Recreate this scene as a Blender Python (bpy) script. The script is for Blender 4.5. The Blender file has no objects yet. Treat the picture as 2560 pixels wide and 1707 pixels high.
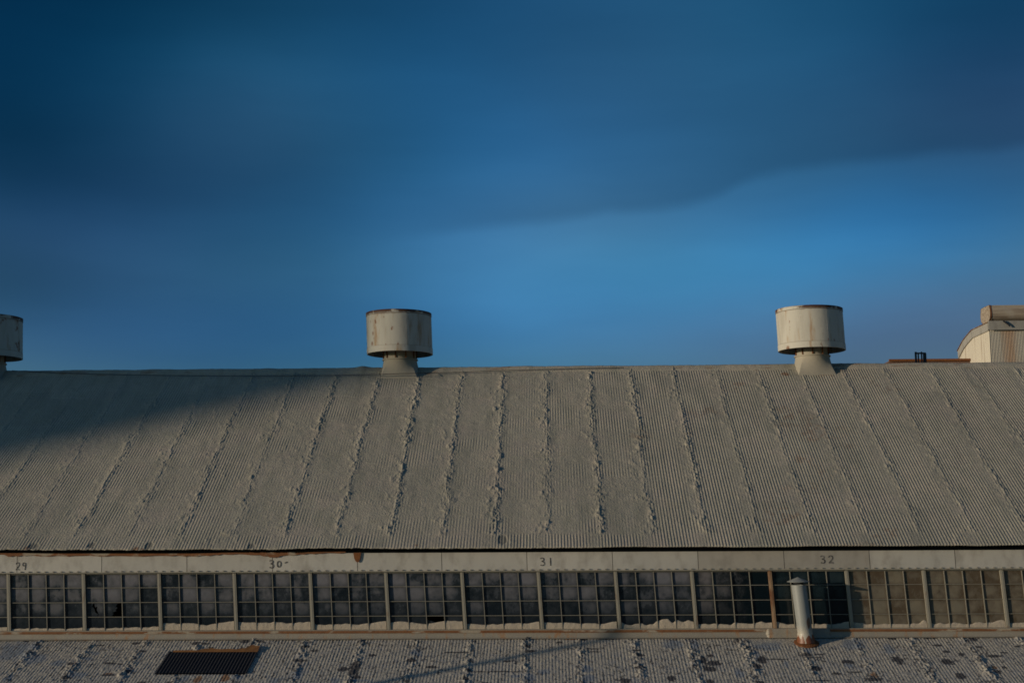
import bpy, bmesh, math
import numpy as np
from mathutils import Matrix, Vector

SC = bpy.context.scene
COL = SC.collection
R = math.radians
# ------------------------------------------------------------------ camera
W0, H0, F = 2560.0, 1707.0, 3300.0
CAMZ = 14.0
YAW, PITCH, ROLL = R(1.5), R(7.8), -0.0055
RM = Matrix.Rotation(YAW, 3, 'Z') @ Matrix.Rotation(math.pi/2 + PITCH, 3, 'X') @ Matrix.Rotation(ROLL, 3, 'Z')
cd = bpy.data.cameras.new('camera'); cam = bpy.data.objects.new('camera', cd); COL.objects.link(cam)
cam.matrix_world = Matrix.Translation((0, 0, CAMZ)) @ RM.to_4x4()
cd.sensor_width = 36.0; cd.lens = 36.0 * F / W0; cd.clip_end = 5000; cd.clip_start = 0.1
SC.camera = cam
SC.view_settings.view_transform = 'Standard'; SC.view_settings.look = 'None'
SC.view_settings.exposure = 0.0; SC.view_settings.gamma = 1.0
SC.cycles.filter_width = 1.7
# ------------------------------------------------------------------ sun
SUN_AZ, SUN_EL = R(247), R(7.2)          # clockwise from +Y: low sun, behind the camera to the left
sdir = Vector((math.sin(SUN_AZ)*math.cos(SUN_EL), math.cos(SUN_AZ)*math.cos(SUN_EL), math.sin(SUN_EL)))
sl = bpy.data.lights.new('sun', 'SUN'); so = bpy.data.objects.new('sun', sl); COL.objects.link(so)
sl.energy = 3.3; sl.angle = R(0.75); sl.color = (1.0, 0.83, 0.62)
so.rotation_euler = sdir.to_track_quat('Z', 'Y').to_euler()
# ------------------------------------------------------------------ sky
SKY_TINT = (0.28, 0.56, 0.91)
SKY_GAIN = 1.0
CLOUDS = []
#@@C0
CLOUDS = [
 (-0.411, 0.381, 0.170, 0.085, -2.49, -1.01, -0.80),
 (-0.225, 0.400, 0.170, 0.085, -0.98, -0.41, -0.40),
 (-0.025, 0.406, 0.170, 0.085, -0.36, 0.04, 0.11),
 (0.176, 0.398, 0.170, 0.085, -0.30, 0.03, 0.01),
 (0.362, 0.377, 0.170, 0.085, -1.57, -0.62, -0.53),
 (-0.408, 0.311, 0.140, 0.070, -1.11, -0.34, -0.22),
 (-0.266, 0.324, 0.140, 0.070, 0.93, 0.48, 0.39),
 (-0.113, 0.331, 0.140, 0.070, -0.45, -0.02, 0.08),
 (0.044, 0.331, 0.140, 0.070, 0.04, -0.09, -0.10),
 (0.197, 0.323, 0.140, 0.070, -0.06, 0.15, 0.16),
 (0.341, 0.309, 0.140, 0.070, 0.06, -0.33, -0.23),
 (-0.405, 0.256, 0.120, 0.055, -1.39, -0.87, -0.77),
 (-0.285, 0.265, 0.120, 0.055, -0.02, -0.12, -0.06),
 (-0.156, 0.271, 0.120, 0.055, -0.62, -0.33, -0.33),
 (-0.022, 0.273, 0.120, 0.055, 0.09, 0.34, 0.43),
 (0.111, 0.270, 0.120, 0.055, -0.24, -0.03, 0.02),
 (0.239, 0.262, 0.120, 0.055, -0.15, -0.10, -0.13),
 (0.354, 0.252, 0.120, 0.055, -0.20, -0.08, -0.06),
 (-0.376, 0.213, 0.120, 0.045, 0.42, 0.18, 0.30),
 (-0.248, 0.221, 0.120, 0.045, -0.64, -0.29, -0.22),
 (-0.118, 0.224, 0.120, 0.045, 0.01, 0.15, 0.27),
 (0.011, 0.224, 0.120, 0.045, 0.28, 0.10, 0.03),
 (0.149, 0.221, 0.120, 0.045, 0.06, 0.05, 0.09),
 (0.280, 0.213, 0.120, 0.045, -0.54, 0.01, 0.21),
 (-0.401, 0.172, 0.120, 0.045, -0.91, -0.64, -0.61),
 (-0.291, 0.178, 0.120, 0.045, 0.21, 0.18, 0.22),
 (-0.173, 0.181, 0.120, 0.045, -0.22, -0.15, -0.20),
 (-0.051, 0.183, 0.120, 0.045, 0.21, 0.32, 0.38),
 (0.072, 0.181, 0.120, 0.045, -0.21, 0.10, 0.13),
 (0.192, 0.177, 0.120, 0.045, 0.03, 0.29, 0.31),
 (0.320, 0.170, 0.120, 0.045, 0.19, 0.01, -0.03),
 (-0.373, 0.131, 0.150, 0.045, -0.03, -0.01, 0.21),
 (-0.202, 0.136, 0.150, 0.045, -0.69, -0.35, -0.09),
 (-0.026, 0.137, 0.150, 0.045, -0.00, 0.18, 0.33),
 (0.146, 0.134, 0.150, 0.045, 0.05, -0.10, 0.02),
 (0.304, 0.128, 0.150, 0.045, -0.13, -0.34, -0.21),
]
#@@C1
EDGE = []
#@@E0
EDGE = [(-0.1850, 0.1991), (-0.1121, 0.2137), (-0.0257, 0.2224), (0.0424, 0.2300), (0.1162, 0.2374), (0.1649, 0.2508), (0.2246, 0.2589), (0.2824, 0.2602), (0.3545, 0.2604), (0.4176, 0.2574)]
#@@E1
world = bpy.data.worlds.new('World'); SC.world = world; world.use_nodes = True
nt = world.node_tree; N = nt.nodes; L = nt.links
bg = N['Background']
sky = N.new('ShaderNodeTexSky'); sky.sky_type = 'NISHITA'; sky.sun_disc = False
sky.sun_elevation = SUN_EL; sky.sun_rotation = SUN_AZ
def wm(op, a, b=None, c=None):
    n = N.new('ShaderNodeMath'); n.operation = op
    for i, v in enumerate((a, b, c)):
        if v is None: continue
        if isinstance(v, (int, float)): n.inputs[i].default_value = v
        else: L.new(v, n.inputs[i])
    return n.outputs[0]
def wmul(a, b):
    n = N.new('ShaderNodeVectorMath'); n.operation = 'MULTIPLY'
    for i, v in enumerate((a, b)):
        if isinstance(v, tuple): n.inputs[i].default_value = v
        else: L.new(v, n.inputs[i])
    return n.outputs[0]
tc = N.new('ShaderNodeTexCoord'); sx = N.new('ShaderNodeSeparateXYZ'); L.new(tc.outputs['Generated'], sx.inputs[0])
az = wm('ARCTAN2', sx.outputs[0], sx.outputs[1]); el = wm('ARCSINE', sx.outputs[2])
cuv = N.new('ShaderNodeCombineXYZ'); L.new(az, cuv.inputs[0]); L.new(el, cuv.inputs[1])
wn = N.new('ShaderNodeTexNoise'); wn.inputs['Scale'].default_value = 5.0; wn.inputs['Detail'].default_value = 3
L.new(cuv.outputs[0], wn.inputs['Vector'])
wv = N.new('ShaderNodeVectorMath'); wv.operation = 'MULTIPLY_ADD'
L.new(wn.outputs['Color'], wv.inputs[0]); wv.inputs[1].default_value = (0.06, 0.03, 0)
wo = N.new('ShaderNodeVectorMath'); wo.operation = 'SUBTRACT'; L.new(cuv.outputs[0], wo.inputs[0]); wo.inputs[1].default_value = (0.03, 0.015, 0)
L.new(wo.outputs[0], wv.inputs[2]); cuvw = wv.outputs[0]
acc = None                                  # log of the cloud field, per channel
for (u, v, su, sv, rr, gg, bb) in CLOUDS:
    mp = N.new('ShaderNodeMapping'); mp.vector_type = 'TEXTURE'
    mp.inputs['Location'].default_value = (u, v, 0); mp.inputs['Scale'].default_value = (su, sv, 1)
    L.new(cuvw, mp.inputs[0])
    dt = N.new('ShaderNodeVectorMath'); dt.operation = 'DOT_PRODUCT'
    L.new(mp.outputs[0], dt.inputs[0]); L.new(mp.outputs[0], dt.inputs[1])
    g = wm('EXPONENT', wm('MULTIPLY', dt.outputs['Value'], -1.0))
    cx = N.new('ShaderNodeCombineXYZ')
    for i in range(3): L.new(g, cx.inputs[i])
    ma = N.new('ShaderNodeVectorMath'); ma.operation = 'MULTIPLY_ADD'
    L.new(cx.outputs[0], ma.inputs[0]); ma.inputs[1].default_value = (rr, gg, bb)
    if acc is None: ma.inputs[2].default_value = (0, 0, 0)
    else: L.new(acc, ma.inputs[2])
    acc = ma.outputs[0]
if EDGE:                                    # the soft lower edge of the cloud bank
    pts = [(p[0], p[1]) for p in EDGE]
    fc = N.new('ShaderNodeFloatCurve'); c = fc.mapping.curves[0]
    U0, U1, V0, V1 = pts[0][0], pts[-1][0], min(p[1] for p in pts)-.02, max(p[1] for p in pts)+.02
    L.new(wm('DIVIDE', wm('SUBTRACT', az, U0), U1-U0), fc.inputs['Value'])
    for i, p in enumerate(pts):
        q = ((p[0]-U0)/(U1-U0), (p[1]-V0)/(V1-V0))
        if i == 0: c.points[0].location = q
        elif i == len(pts)-1: c.points[-1].location = q
        else: c.points.new(*q)
    fc.mapping.update()
    vb = wm('MULTIPLY_ADD', fc.outputs[0], V1-V0, V0)
    wn2 = N.new('ShaderNodeTexNoise'); wn2.inputs['Scale'].default_value = 14.0; wn2.inputs['Detail'].default_value = 3; L.new(cuv.outputs[0], wn2.inputs['Vector'])
    d = wm('ADD', wm('SUBTRACT', el, vb), wm('MULTIPLY', wm('SUBTRACT', wn2.outputs['Fac'], .5), .012))
    mr = N.new('ShaderNodeMapRange'); mr.interpolation_type = 'SMOOTHSTEP'; L.new(d, mr.inputs[0])
    mr.inputs[1].default_value = -0.005; mr.inputs[2].default_value = 0.008
    fade = wm('EXPONENT', wm('MULTIPLY', wm('MAXIMUM', d, 0.0), -18.0))
    wu = N.new('ShaderNodeMapRange'); wu.interpolation_type = 'SMOOTHSTEP'; L.new(az, wu.inputs[0])
    wu.inputs[1].default_value = U0+.02; wu.inputs[2].default_value = U0+.18
    wu2 = N.new('ShaderNodeMapRange'); wu2.interpolation_type = 'SMOOTHSTEP'; L.new(az, wu2.inputs[0])
    wu2.inputs[1].default_value = U1; wu2.inputs[2].default_value = U1+.1; wu2.inputs[3].default_value = 1; wu2.inputs[4].default_value = 0
    g = wm('MULTIPLY', wm('MULTIPLY', mr.outputs[0], fade), wm('MULTIPLY', wu.outputs[0], wu2.outputs[0]))
    cx = N.new('ShaderNodeCombineXYZ')
    for i in range(3): L.new(g, cx.inputs[i])
    ma = N.new('ShaderNodeVectorMath'); ma.operation = 'MULTIPLY_ADD'
    L.new(cx.outputs[0], ma.inputs[0]); ma.inputs[1].default_value = (-.30, -.29, -.27); L.new(acc, ma.inputs[2]); acc = ma.outputs[0]
smp = N.new('ShaderNodeMapping'); smp.inputs['Rotation'].default_value = (0, 0, R(-14)); smp.inputs['Scale'].default_value = (3.6, 17, 1); L.new(cuvw, smp.inputs[0])
sn = N.new('ShaderNodeTexNoise'); sn.inputs['Scale'].default_value = 1.0; sn.inputs['Detail'].default_value = 4; sn.inputs['Roughness'].default_value = .5; L.new(smp.outputs[0], sn.inputs['Vector'])
sf = wm('MULTIPLY', wm('SUBTRACT', sn.outputs['Fac'], .5), .42)
scx = N.new('ShaderNodeCombineXYZ')
for i, q in enumerate((1.0, .85, .75)): L.new(wm('MULTIPLY', sf, q), scx.inputs[i])
sad = N.new('ShaderNodeVectorMath'); sad.operation = 'ADD'; L.new(scx.outputs[0], sad.inputs[0])
if acc is not None:
    L.new(acc, sad.inputs[1]); acc = sad.outputs[0]
col = wmul(sky.outputs[0], tuple(t*SKY_GAIN for t in SKY_TINT))
if acc is not None:
    sp = N.new('ShaderNodeSeparateXYZ'); L.new(acc, sp.inputs[0]); ce = N.new('ShaderNodeCombineXYZ')
    for i in range(3): L.new(wm('EXPONENT', sp.outputs[i]), ce.inputs[i])
    col = wmul(col, ce.outputs[0])
L.new(col, bg.inputs['Color']); bg.inputs['Strength'].default_value = 0.1

# ------------------------------------------------------------------ geometry helpers
def ray(px, py):
    d = RM @ Vector(((px-W0/2)/F, -(py-H0/2)/F, -1.0)); return d
def hit_y(px, py, Y):
    d = ray(px, py); t = Y/d.y; return Vector((d.x*t, Y, CAMZ+d.z*t))
def hit_plane(px, py, y0, z0, tanb):        # plane z = z0 + tanb*(y-y0)
    d = ray(px, py); t = (z0 - tanb*y0 - CAMZ)/(d.z - tanb*d.y); return Vector((d.x*t, d.y*t, CAMZ+d.z*t))

def tag(o, label, cat=None, group=None):
    o['label'] = label
    if cat: o['category'] = cat
    if group: o['group'] = group
    return o
def struct(o): o['kind'] = 'structure'; return o
def empty(name, loc=(0, 0, 0)):
    o = bpy.data.objects.new(name, None); COL.objects.link(o); o.location = loc; o.empty_display_size = .3; return o
def link(name, me, mat=None, parent=None, loc=None, smooth=False):
    o = bpy.data.objects.new(name, me); COL.objects.link(o)
    if mat: me.materials.append(mat)
    if parent:
        o.parent = parent
    if loc is not None: o.location = loc
    if smooth: me.polygons.foreach_set('use_smooth', [True]*len(me.polygons))
    return o
def obj(name, bm, mat=None, parent=None, loc=None, smooth=False):
    me = bpy.data.meshes.new(name); bm.to_mesh(me); bm.free(); return link(name, me, mat, parent, loc, smooth)
def bx(bm, x0, x1, y0, y1, z0, z1, shear=0.0, zref=0.0, bev=0.0):
    vs = []
    for z in (z0, z1):
        for (x, y) in ((x0, y0), (x1, y0), (x1, y1), (x0, y1)):
            vs.append(bm.verts.new((x - shear*(z-zref), y, z)))
    for f in ((0, 3, 2, 1), (4, 5, 6, 7), (0, 1, 5, 4), (1, 2, 6, 5), (2, 3, 7, 6), (3, 0, 4, 7)):
        bm.faces.new([vs[i] for i in f])
    return vs
def lathe(bm, prof, n=64, cx=0, cy=0, close=False):
    rings = []
    for (r, z) in prof:
        rings.append([bm.verts.new((cx+r*math.cos(2*math.pi*i/n), cy+r*math.sin(2*math.pi*i/n), z)) for i in range(n)])
    for a, b in zip(rings[:-1], rings[1:]):
        for i in range(n):
            j = (i+1) % n; bm.faces.new((a[i], a[j], b[j], b[i]))
    if close:
        a, b = rings[-1], rings[0]
        for i in range(n):
            j = (i+1) % n; bm.faces.new((a[i], a[j], b[j], b[i]))
    return rings
def shear_me(me, k, zref=0.0):
    co = np.empty(len(me.vertices)*3, 'f'); me.vertices.foreach_get('co', co); co = co.reshape(-1, 3)
    co[:, 0] -= k*(co[:, 2]-zref); me.vertices.foreach_set('co', co.ravel()); me.update()

def vnoise(X, Y, seed):                     # smooth value noise, 0..1
    rs = np.random.RandomState(seed); T = rs.rand(256, 256).astype('f')
    xi = np.floor(X).astype(int); yi = np.floor(Y).astype(int)
    fx = (X-xi); fy = (Y-yi); fx = fx*fx*(3-2*fx); fy = fy*fy*(3-2*fy)
    a = T[xi & 255, yi & 255]; b = T[(xi+1) & 255, yi & 255]; c = T[xi & 255, (yi+1) & 255]; d = T[(xi+1) & 255, (yi+1) & 255]
    return (a*(1-fx)+b*fx)*(1-fy)+(c*(1-fx)+d*fx)*fy
def fnoise(X, Y, seed, octs=3):
    v = 0; t = 0; a = 1.0
    for o in range(octs):
        v = v+a*vnoise(X*2**o+o*17.3, Y*2**o+o*9.1, seed+o); t += a; a *= .55
    return v/t
def sstep(x, a, b):
    t = np.clip((x-a)/(b-a), 0, 1); return t*t*(3-2*t)
def grid_mesh(name, P, attrs=None):         # P: (ns, nx, 3)
    ns, nx, _ = P.shape
    me = bpy.data.meshes.new(name)
    me.vertices.add(ns*nx); me.vertices.foreach_set('co', P.reshape(-1).astype('f'))
    i = np.arange((ns-1)*(nx-1)); r = i//(nx-1); c = i % (nx-1); a = r*nx+c
    q = np.stack([a, a+1, a+nx+1, a+nx], 1).astype(np.int32)
    me.loops.add(q.size); me.loops.foreach_set('vertex_index', q.ravel())
    me.polygons.add(len(q)); me.polygons.foreach_set('loop_start', (np.arange(len(q))*4).astype(np.int32))
    me.polygons.foreach_set('loop_total', np.full(len(q), 4, np.int32))
    me.polygons.foreach_set('use_smooth', np.ones(len(q), bool))
    me.update(calc_edges=True)
    for k, v in (attrs or {}).items():
        at = me.attributes.new(k, 'FLOAT', 'POINT'); at.data.foreach_set('value', v.reshape(-1).astype('f'))
    return me

# ------------------------------------------------------------------ materials
class M:
    def __init__(s, name, rough=.8, metal=0.0, spec=.3):
        s.m = bpy.data.materials.new(name); s.m.use_nodes = True; s.t = s.m.node_tree; s.b = s.t.nodes['Principled BSDF']
        s.b.inputs['Roughness'].default_value = rough; s.b.inputs['Metallic'].default_value = metal
        s.b.inputs['Specular IOR Level'].default_value = spec
        s.tc = s.t.nodes.new('ShaderNodeTexCoord'); s.oi = None
    def n(s, t): return s.t.nodes.new(t)
    def l(s, a, b): s.t.links.new(a, b)
    def noise(s, scale, detail=3, stretch=(1, 1, 1), rough=.55, vec='Object', per_object=False, off=(0, 0, 0)):
        mp = s.n('ShaderNodeMapping'); mp.inputs['Scale'].default_value = stretch; mp.inputs['Location'].default_value = off
        s.l(s.tc.outputs[vec], mp.inputs[0])
        no = s.n('ShaderNodeTexNoise'); no.inputs['Scale'].default_value = scale; no.inputs['Detail'].default_value = detail; no.inputs['Roughness'].default_value = rough
        if per_object:
            no.noise_dimensions = '4D'; oi = s.n('ShaderNodeObjectInfo'); s.l(s.math('MULTIPLY', oi.outputs['Random'], 37.0), no.inputs['W'])
        s.l(mp.outputs[0], no.inputs['Vector']); return no.outputs['Fac']
    def math(s, op, a, b=None, c=None):
        n = s.n('ShaderNodeMath'); n.operation = op
        for i, v in enumerate((a, b, c)):
            if v is None: continue
            if isinstance(v, (int, float)): n.inputs[i].default_value = v
            else: s.l(v, n.inputs[i])
        return n.outputs[0]
    def rng(s, v, a, b, c=0.0, d=1.0):
        n = s.n('ShaderNodeMapRange'); n.interpolation_type = 'SMOOTHSTEP'; s.l(v, n.inputs[0])
        for i, q in enumerate((a, b, c, d)): n.inputs[i+1].default_value = q
        return n.outputs[0]
    def mix(s, f, a, b):
        n = s.n('ShaderNodeMix'); n.data_type = 'RGBA'
        if isinstance(f, (int, float)): n.inputs[0].default_value = f
        else: s.l(f, n.inputs[0])
        for i, v in ((6, a), (7, b)):
            if isinstance(v, tuple): n.inputs[i].default_value = (*v, 1)
            else: s.l(v, n.inputs[i])
        return n.outputs[2]
    def attr(s, name):
        n = s.n('ShaderNodeAttribute'); n.attribute_name = name; return n.outputs['Fac']
    def base(s, c):
        if isinstance(c, tuple): s.b.inputs['Base Color'].default_value = (*c, 1)
        else: s.l(c, s.b.inputs['Base Color'])
        return s
    def bump(s, h, dist=.01, st=.5):
        n = s.n('ShaderNodeBump'); n.inputs['Strength'].default_value = st; n.inputs['Distance'].default_value = dist
        s.l(h, n.inputs['Height']); s.l(n.outputs[0], s.b.inputs['Normal']); return s
    def xyz(s, vec='Object'):
        n = s.n('ShaderNodeSeparateXYZ'); s.l(s.tc.outputs[vec], n.inputs[0]); return n.outputs

RUST = (.16, .055, .02); RUST_D = (.06, .022, .012)

# coated upper roof
m = M('coated_roof', .9, 0, .15)
c = m.mix(m.noise(.5, 4), (.335, .31, .24), (.40, .355, .28))
c = m.mix(m.rng(m.noise(2.2, 3, (1, .6, 1)), .45, .75, 0, .55), c, (.46, .38, .30))
c = m.mix(m.rng(m.noise(3.1, 4, off=(9, 3, 1)), .5, .8, 0, .5), c, (.26, .24, .17))
c = m.mix(m.rng(m.noise(1.6, 5, (2.2, .35, .35), off=(2, 8, 0)), .48, .68, 0, .55), c, (.245, .235, .185))
c = m.mix(m.rng(m.noise(.9, 4, off=(5, 5, 5)), .5, .7, 0, .35), c, (.40, .33, .28))
c = m.mix(m.rng(m.noise(22, 3), .35, .75, 0, .45), c, (.20, .185, .15))
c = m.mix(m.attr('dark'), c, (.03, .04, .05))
c = m.mix(m.attr('rust'), c, RUST)
c = m.mix(m.math('MULTIPLY', m.attr('sheet'), .35), c, (.19, .18, .15))
c = m.mix(m.rng(m.noise(3.5, 4, (3.0, .22, .22), off=(1, 1, 7)), .55, .75, 0, .4), c, (.40, .37, .30))
m.base(c).bump(m.noise(26, 4), .02, .7); MAT_ROOF = m.m
# flaking lower roof
m = M('flaking_roof', .85, 0, .2)
c = m.mix(m.noise(.8, 4), (.345, .32, .275), (.40, .36, .30))
c = m.mix(m.rng(m.noise(5, 4), .45, .75, 0, .6), c, (.26, .26, .27))
c = m.mix(m.rng(m.noise(24, 3, (1, .5, 1)), .5, .70, 0, .7), c, (.13, .125, .12))
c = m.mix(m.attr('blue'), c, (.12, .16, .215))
c = m.mix(m.attr('rust'), c, (.20, .085, .03))
c = m.mix(m.attr('dark'), c, (.03, .03, .037))
m.base(c).bump(m.noise(40, 4), .015, .6); MAT_LROOF = m.m
# painted sheet fascia
def sheet(name, c1, c2, rust_lo=.66, rust_hi=.74, streak=8, rustc=RUST, grime=(.22, .20, .17), rough=.55):
    m = M(name, rough, 0, .35)
    c = m.mix(m.noise(1.1, 3, (1, 1, .4)), c1, c2)
    ob = m.n('ShaderNodeObjectInfo'); c = m.mix(m.math('MULTIPLY', ob.outputs['Random'], .22), c, tuple(v*.55 for v in c2))
    c = m.mix(m.rng(m.noise(4, 5, (1, 1, .6), per_object=True), .46, .72, 0, .6), c, grime)
    c = m.mix(m.rng(m.noise(streak, 5, (1, 1, .12), per_object=True), rust_lo, rust_hi), c, rustc)
    m.base(c).bump(m.noise(3, 3), .02, .35); return m
MAT_FASCIA = sheet('fascia_paint', (.46, .43, .375), (.385, .375, .345), .70, .82).m
MAT_FASCIA_DULL = sheet('fascia_dull_paint', (.33, .30, .25), (.31, .295, .265), .66, .82).m
MAT_FLASH = sheet('sill_flashing_paint', (.29, .255, .20), (.235, .21, .17), .54, .72, 7, (.28, .15, .07)).m
m = M('frame_paint', .6, 0, .3)
c = m.mix(m.noise(3, 3), (.285, .26, .205), (.23, .215, .175)); c = m.mix(m.rng(m.noise(9, 4, (1, 1, .3)), .58, .75, 0, .7), c, (.17, .10, .06)); m.base(c); MAT_FRAME = m.m
m = M('rusty_post', .8); c = m.mix(m.rng(m.noise(4, 4, (1, 1, .35)), .4, .6), (.16, .07, .035), (.30, .20, .12)); m.base(c); MAT_RPOST = m.m
m = M('muntin_paint', .6, 0, .3); m.base(m.mix(m.noise(6, 2), (.235, .22, .18), (.16, .145, .115))); MAT_MUNT = m.m
m = M('rust_beam', .85)
c = m.mix(m.noise(7, 5), (.24, .105, .04), (.09, .035, .018)); c = m.mix(m.rng(m.noise(1.6, 5, (1, 1, 3)), .52, .6), c, (.30, .25, .19)); m.base(c).bump(m.noise(20), .01, .5); MAT_BEAM = m.m
m = M('foam_cream', .9, 0, .2); c = m.mix(m.noise(6, 4), (.42, .355, .275), (.34, .29, .23)); c = m.mix(m.rng(m.noise(25, 3), .62, .75, 0, .6), c, (.25, .2, .15)); m.base(c).bump(m.noise(14, 4), .02, .6); MAT_FOAM = m.m
m = M('rust_plain', .9); m.base(m.mix(m.noise(14, 5), (.26, .10, .03), (.07, .025, .012))).bump(m.noise(30), .01, .6); MAT_RUST = m.m
m = M('orange_rust', .9); m.base(m.mix(m.noise(8, 5), (.30, .135, .04), (.09, .04, .018))); MAT_ORUST = m.m
m = M('black_metal', .7); m.base(m.mix(m.noise(12, 4), (.012, .013, .018), (.025, .025, .03))); MAT_BLACK = m.m
m = M('shade_and_roof_dark', .9); m.base((.02, .02, .022)); MAT_DARK = m.m  # near-black painted in for shaded recesses; also the tower roof
m = M('paint_marks', .8); m.base(m.mix(m.rng(m.noise(30, 3), .4, .62), (.03, .03, .032), (.16, .15, .14))); MAT_MARK = m.m
m = M('cable_black', .6); m.base((.03, .03, .03)); MAT_CABLE = m.m
# glass
def glass(name, clean, dirt, dirt2, amount, fade=True, split=None, spec=.5):
    m = M(name, .22, 0, spec)
    uv = m.xyz('UV')
    ed = m.math('MULTIPLY', m.math('MULTIPLY', uv[0], m.math('SUBTRACT', 1.0, uv[0])), m.math('MULTIPLY', uv[1], m.math('SUBTRACT', 1.0, uv[1])))
    ed = m.rng(ed, 0.0, .05)
    n1 = m.noise(2.4, 5, (1, 1, 1), .6, 'Object', True); n2 = m.noise(7.5, 5, (1, 1, .8), .65, 'Object', True)
    g = m.math('ADD', m.math('MULTIPLY', n1, .72), m.math('MULTIPLY', n2, .46))
    g = m.math('ADD', g, m.math('MULTIPLY', m.math('SUBTRACT', m.attr('pane'), .5), .26))
    g = m.rng(g, .36, .80, 0, 1)
    g = m.math('MULTIPLY', g, m.math('MULTIPLY_ADD', ed, .55, .45))
    if fade: g = m.math('MULTIPLY', g, m.rng(m.attr('row'), .02, .95, .10, 1.05))
    if split: g = m.math('MULTIPLY', g, m.rng(m.math('ADD', m.attr('across'), m.math('MULTIPLY', m.math('SUBTRACT', n2, .5), 1.3)), split[0], split[1], 1.0, 0.0))
    g = m.math('MULTIPLY', g, amount)
    dc = m.mix(m.noise(3.3, 3, per_object=True), dirt, dirt2)
    m.base(m.mix(g, clean, dc)); m.l(m.rng(g, 0, .6, .12, .75), m.b.inputs['Roughness'])
    return m.m
G_GRIME = glass('grimy_glass', (.008, .013, .018), (.135, .13, .145), (.09, .095, .112), 1.05)
G_SPLIT = glass('half_grimy_glass', (.003, .007, .010), (.15, .14, .14), (.11, .10, .11), 1.0, True, (.15, .75))
G_DARK = glass('clear_dark_glass', (.003, .007, .010), (.03, .05, .055), (.02, .04, .045), .35)
G_BEIGE = glass('beige_glass', (.075, .055, .036), (.175, .14, .09), (.115, .11, .085), 1.15, False)  # beige tone set in the pane colour

# ------------------------------------------------------------------ ground
me = bpy.data.meshes.new('ground'); bm = bmesh.new(); bmesh.ops.create_grid(bm, x_segments=40, y_segments=40, size=1500)
m = M('ground_dirt', .95, 0, .1); c = m.mix(m.noise(.05, 5), (.09, .085, .075), (.14, .125, .10)); c = m.mix(m.rng(m.noise(.6, 5), .5, .7), c, (.06, .06, .058)); m.base(c)
g = obj('ground', bm, m.m); struct(g)

# ------------------------------------------------------------------ main building: reference planes
YW = 28.9                                    # glass plane
TL = math.tan(R(18.7)); TU = math.tan(R(32.3))
ZB = hit_y(1366, 1593, YW-.12).z            # foot of the flashing, top of the lower roof
YB = YW-.12
YE = 28.62; ZE = hit_y(1366, 1367, YE).z    # eave of the upper roof
RG = hit_plane(1366, 919, YE, ZE, TU); YR, ZR = RG.y, RG.z
XA, XB = -22.0, 20.0
def zp(py, Y, px=1366): return hit_y(px, py, Y).z
def up_xs(px, py):
    h = hit_plane(px, py, YE, ZE, TU); return h.x, (h.y-YE)/math.cos(math.atan(TU))
def lo_xs(px, py):                           # s measured down from the wall
    h = hit_plane(px, py, YB, ZB, TL); return h.x, (YB-h.y)/math.cos(math.atan(TL))
bld = empty('factory_building', (0, YW, 0))
tag(bld, 'long factory hall with pale coated corrugated roof above a strip of grimy windows', 'building')
IB = Matrix.Translation((0, -YW, 0))
def bpart(o):                                # children keep world coordinates in their meshes
    o.parent = bld; o.matrix_parent_inverse = IB; return o
PITCH_C = .0677
# seam positions
SX = up_xs(1369+131.7, 1322)[0]-up_xs(1369, 1322)[0]
X0S = up_xs(1369, 1200)[0]
LS = (YR-YE)/math.cos(math.atan(TU))
xs = np.arange(XA, XB, PITCH_C/8); ss = np.concatenate([np.arange(0, LS, .032), [LS]])
X, S = np.meshgrid(xs, ss)
rag = (fnoise(X*1.7, S*0+3, 77, 2)-.5)
corr = np.cos(2*np.pi*X/PITCH_C)
msk = fnoise(X*.9, S*1.3, 11, 3)
streak = fnoise(X*.8, S*6, 14, 2)
bias = np.interp(X, [-18, -9, -5, -1, 1.0, 2.2, 3.2, 8, 16], [.40, .34, .16, .0, .12, .5, .78, .95, .95])
cm = sstep(msk*.8+streak*.25+bias*.62, .42, .95)
low = sstep(S + .15*(fnoise(X*1.2, S*0, 5)-.5), .56, .44)          # bottom course of sheets: clear ribs
cm = np.clip(np.maximum(cm, low*(.75+.35*vnoise(X*1.3, S*0, 8))), 0, 1.1)
px_, ps_ = up_xs(1560, 1215)
patch = np.clip(1-((X-up_xs(1560, 1240)[0])/.75)**4, 0, 1)*sstep(S, up_xs(1560, 1185)[1]+.02, up_xs(1560, 1190)[1]-.1)
cm = cm*(1-.8*patch*(1-low))
cm *= 1-.8*np.exp(-((X-(X0S+np.round((X-X0S)/SX)*SX)+.17)/.13)**2)*(vnoise(S*1.1, X*0+3, 12) > .3)
H = np.interp(X, [-2, 2, 5], [.0038, .0045, .0047])*corr*cm
H += .014*(fnoise(X*1.1, S*.8, 21, 3)-.5)+.007*(fnoise(X*7, S*7, 22, 2)-.5)*(1.15-cm)
kf = (X-X0S)/SX
k = np.round(kf).astype(int)
amp_t = np.array([.75, .9, .8, 1, .7, .85])[k % 6]
ampX = np.interp(X, [-18, -12, -7, -2, 2.5, 5, 9, 16], [.6, .8, 1.15, 1.5, 1.4, 1.05, .85, .75])
wander = .12*(fnoise(S*.8, k*3.7, 31, 3)-.5)+.07*(vnoise(S*4, k*5.1, 33)-.5)
d = X-(X0S+k*SX+wander)
wd = .055+.095*vnoise(S*1.6, k*2.3, 35)**1.4
band = np.exp(-(d/wd)**2)
fl = fnoise(X*9, S*8, 41, 3); fl2 = fnoise(X*22, S*20, 43, 2)
run = sstep(fnoise(S*.7, k*7.9, 47, 2), .22, .55)
lump = band*(.004+.017*np.clip(fl-.40, 0, 1)*2+.020*(fl2-.45)+.013*(vnoise(X*42, S*30, 44)-.5))*amp_t*ampX*(.6+.4*run)
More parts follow.
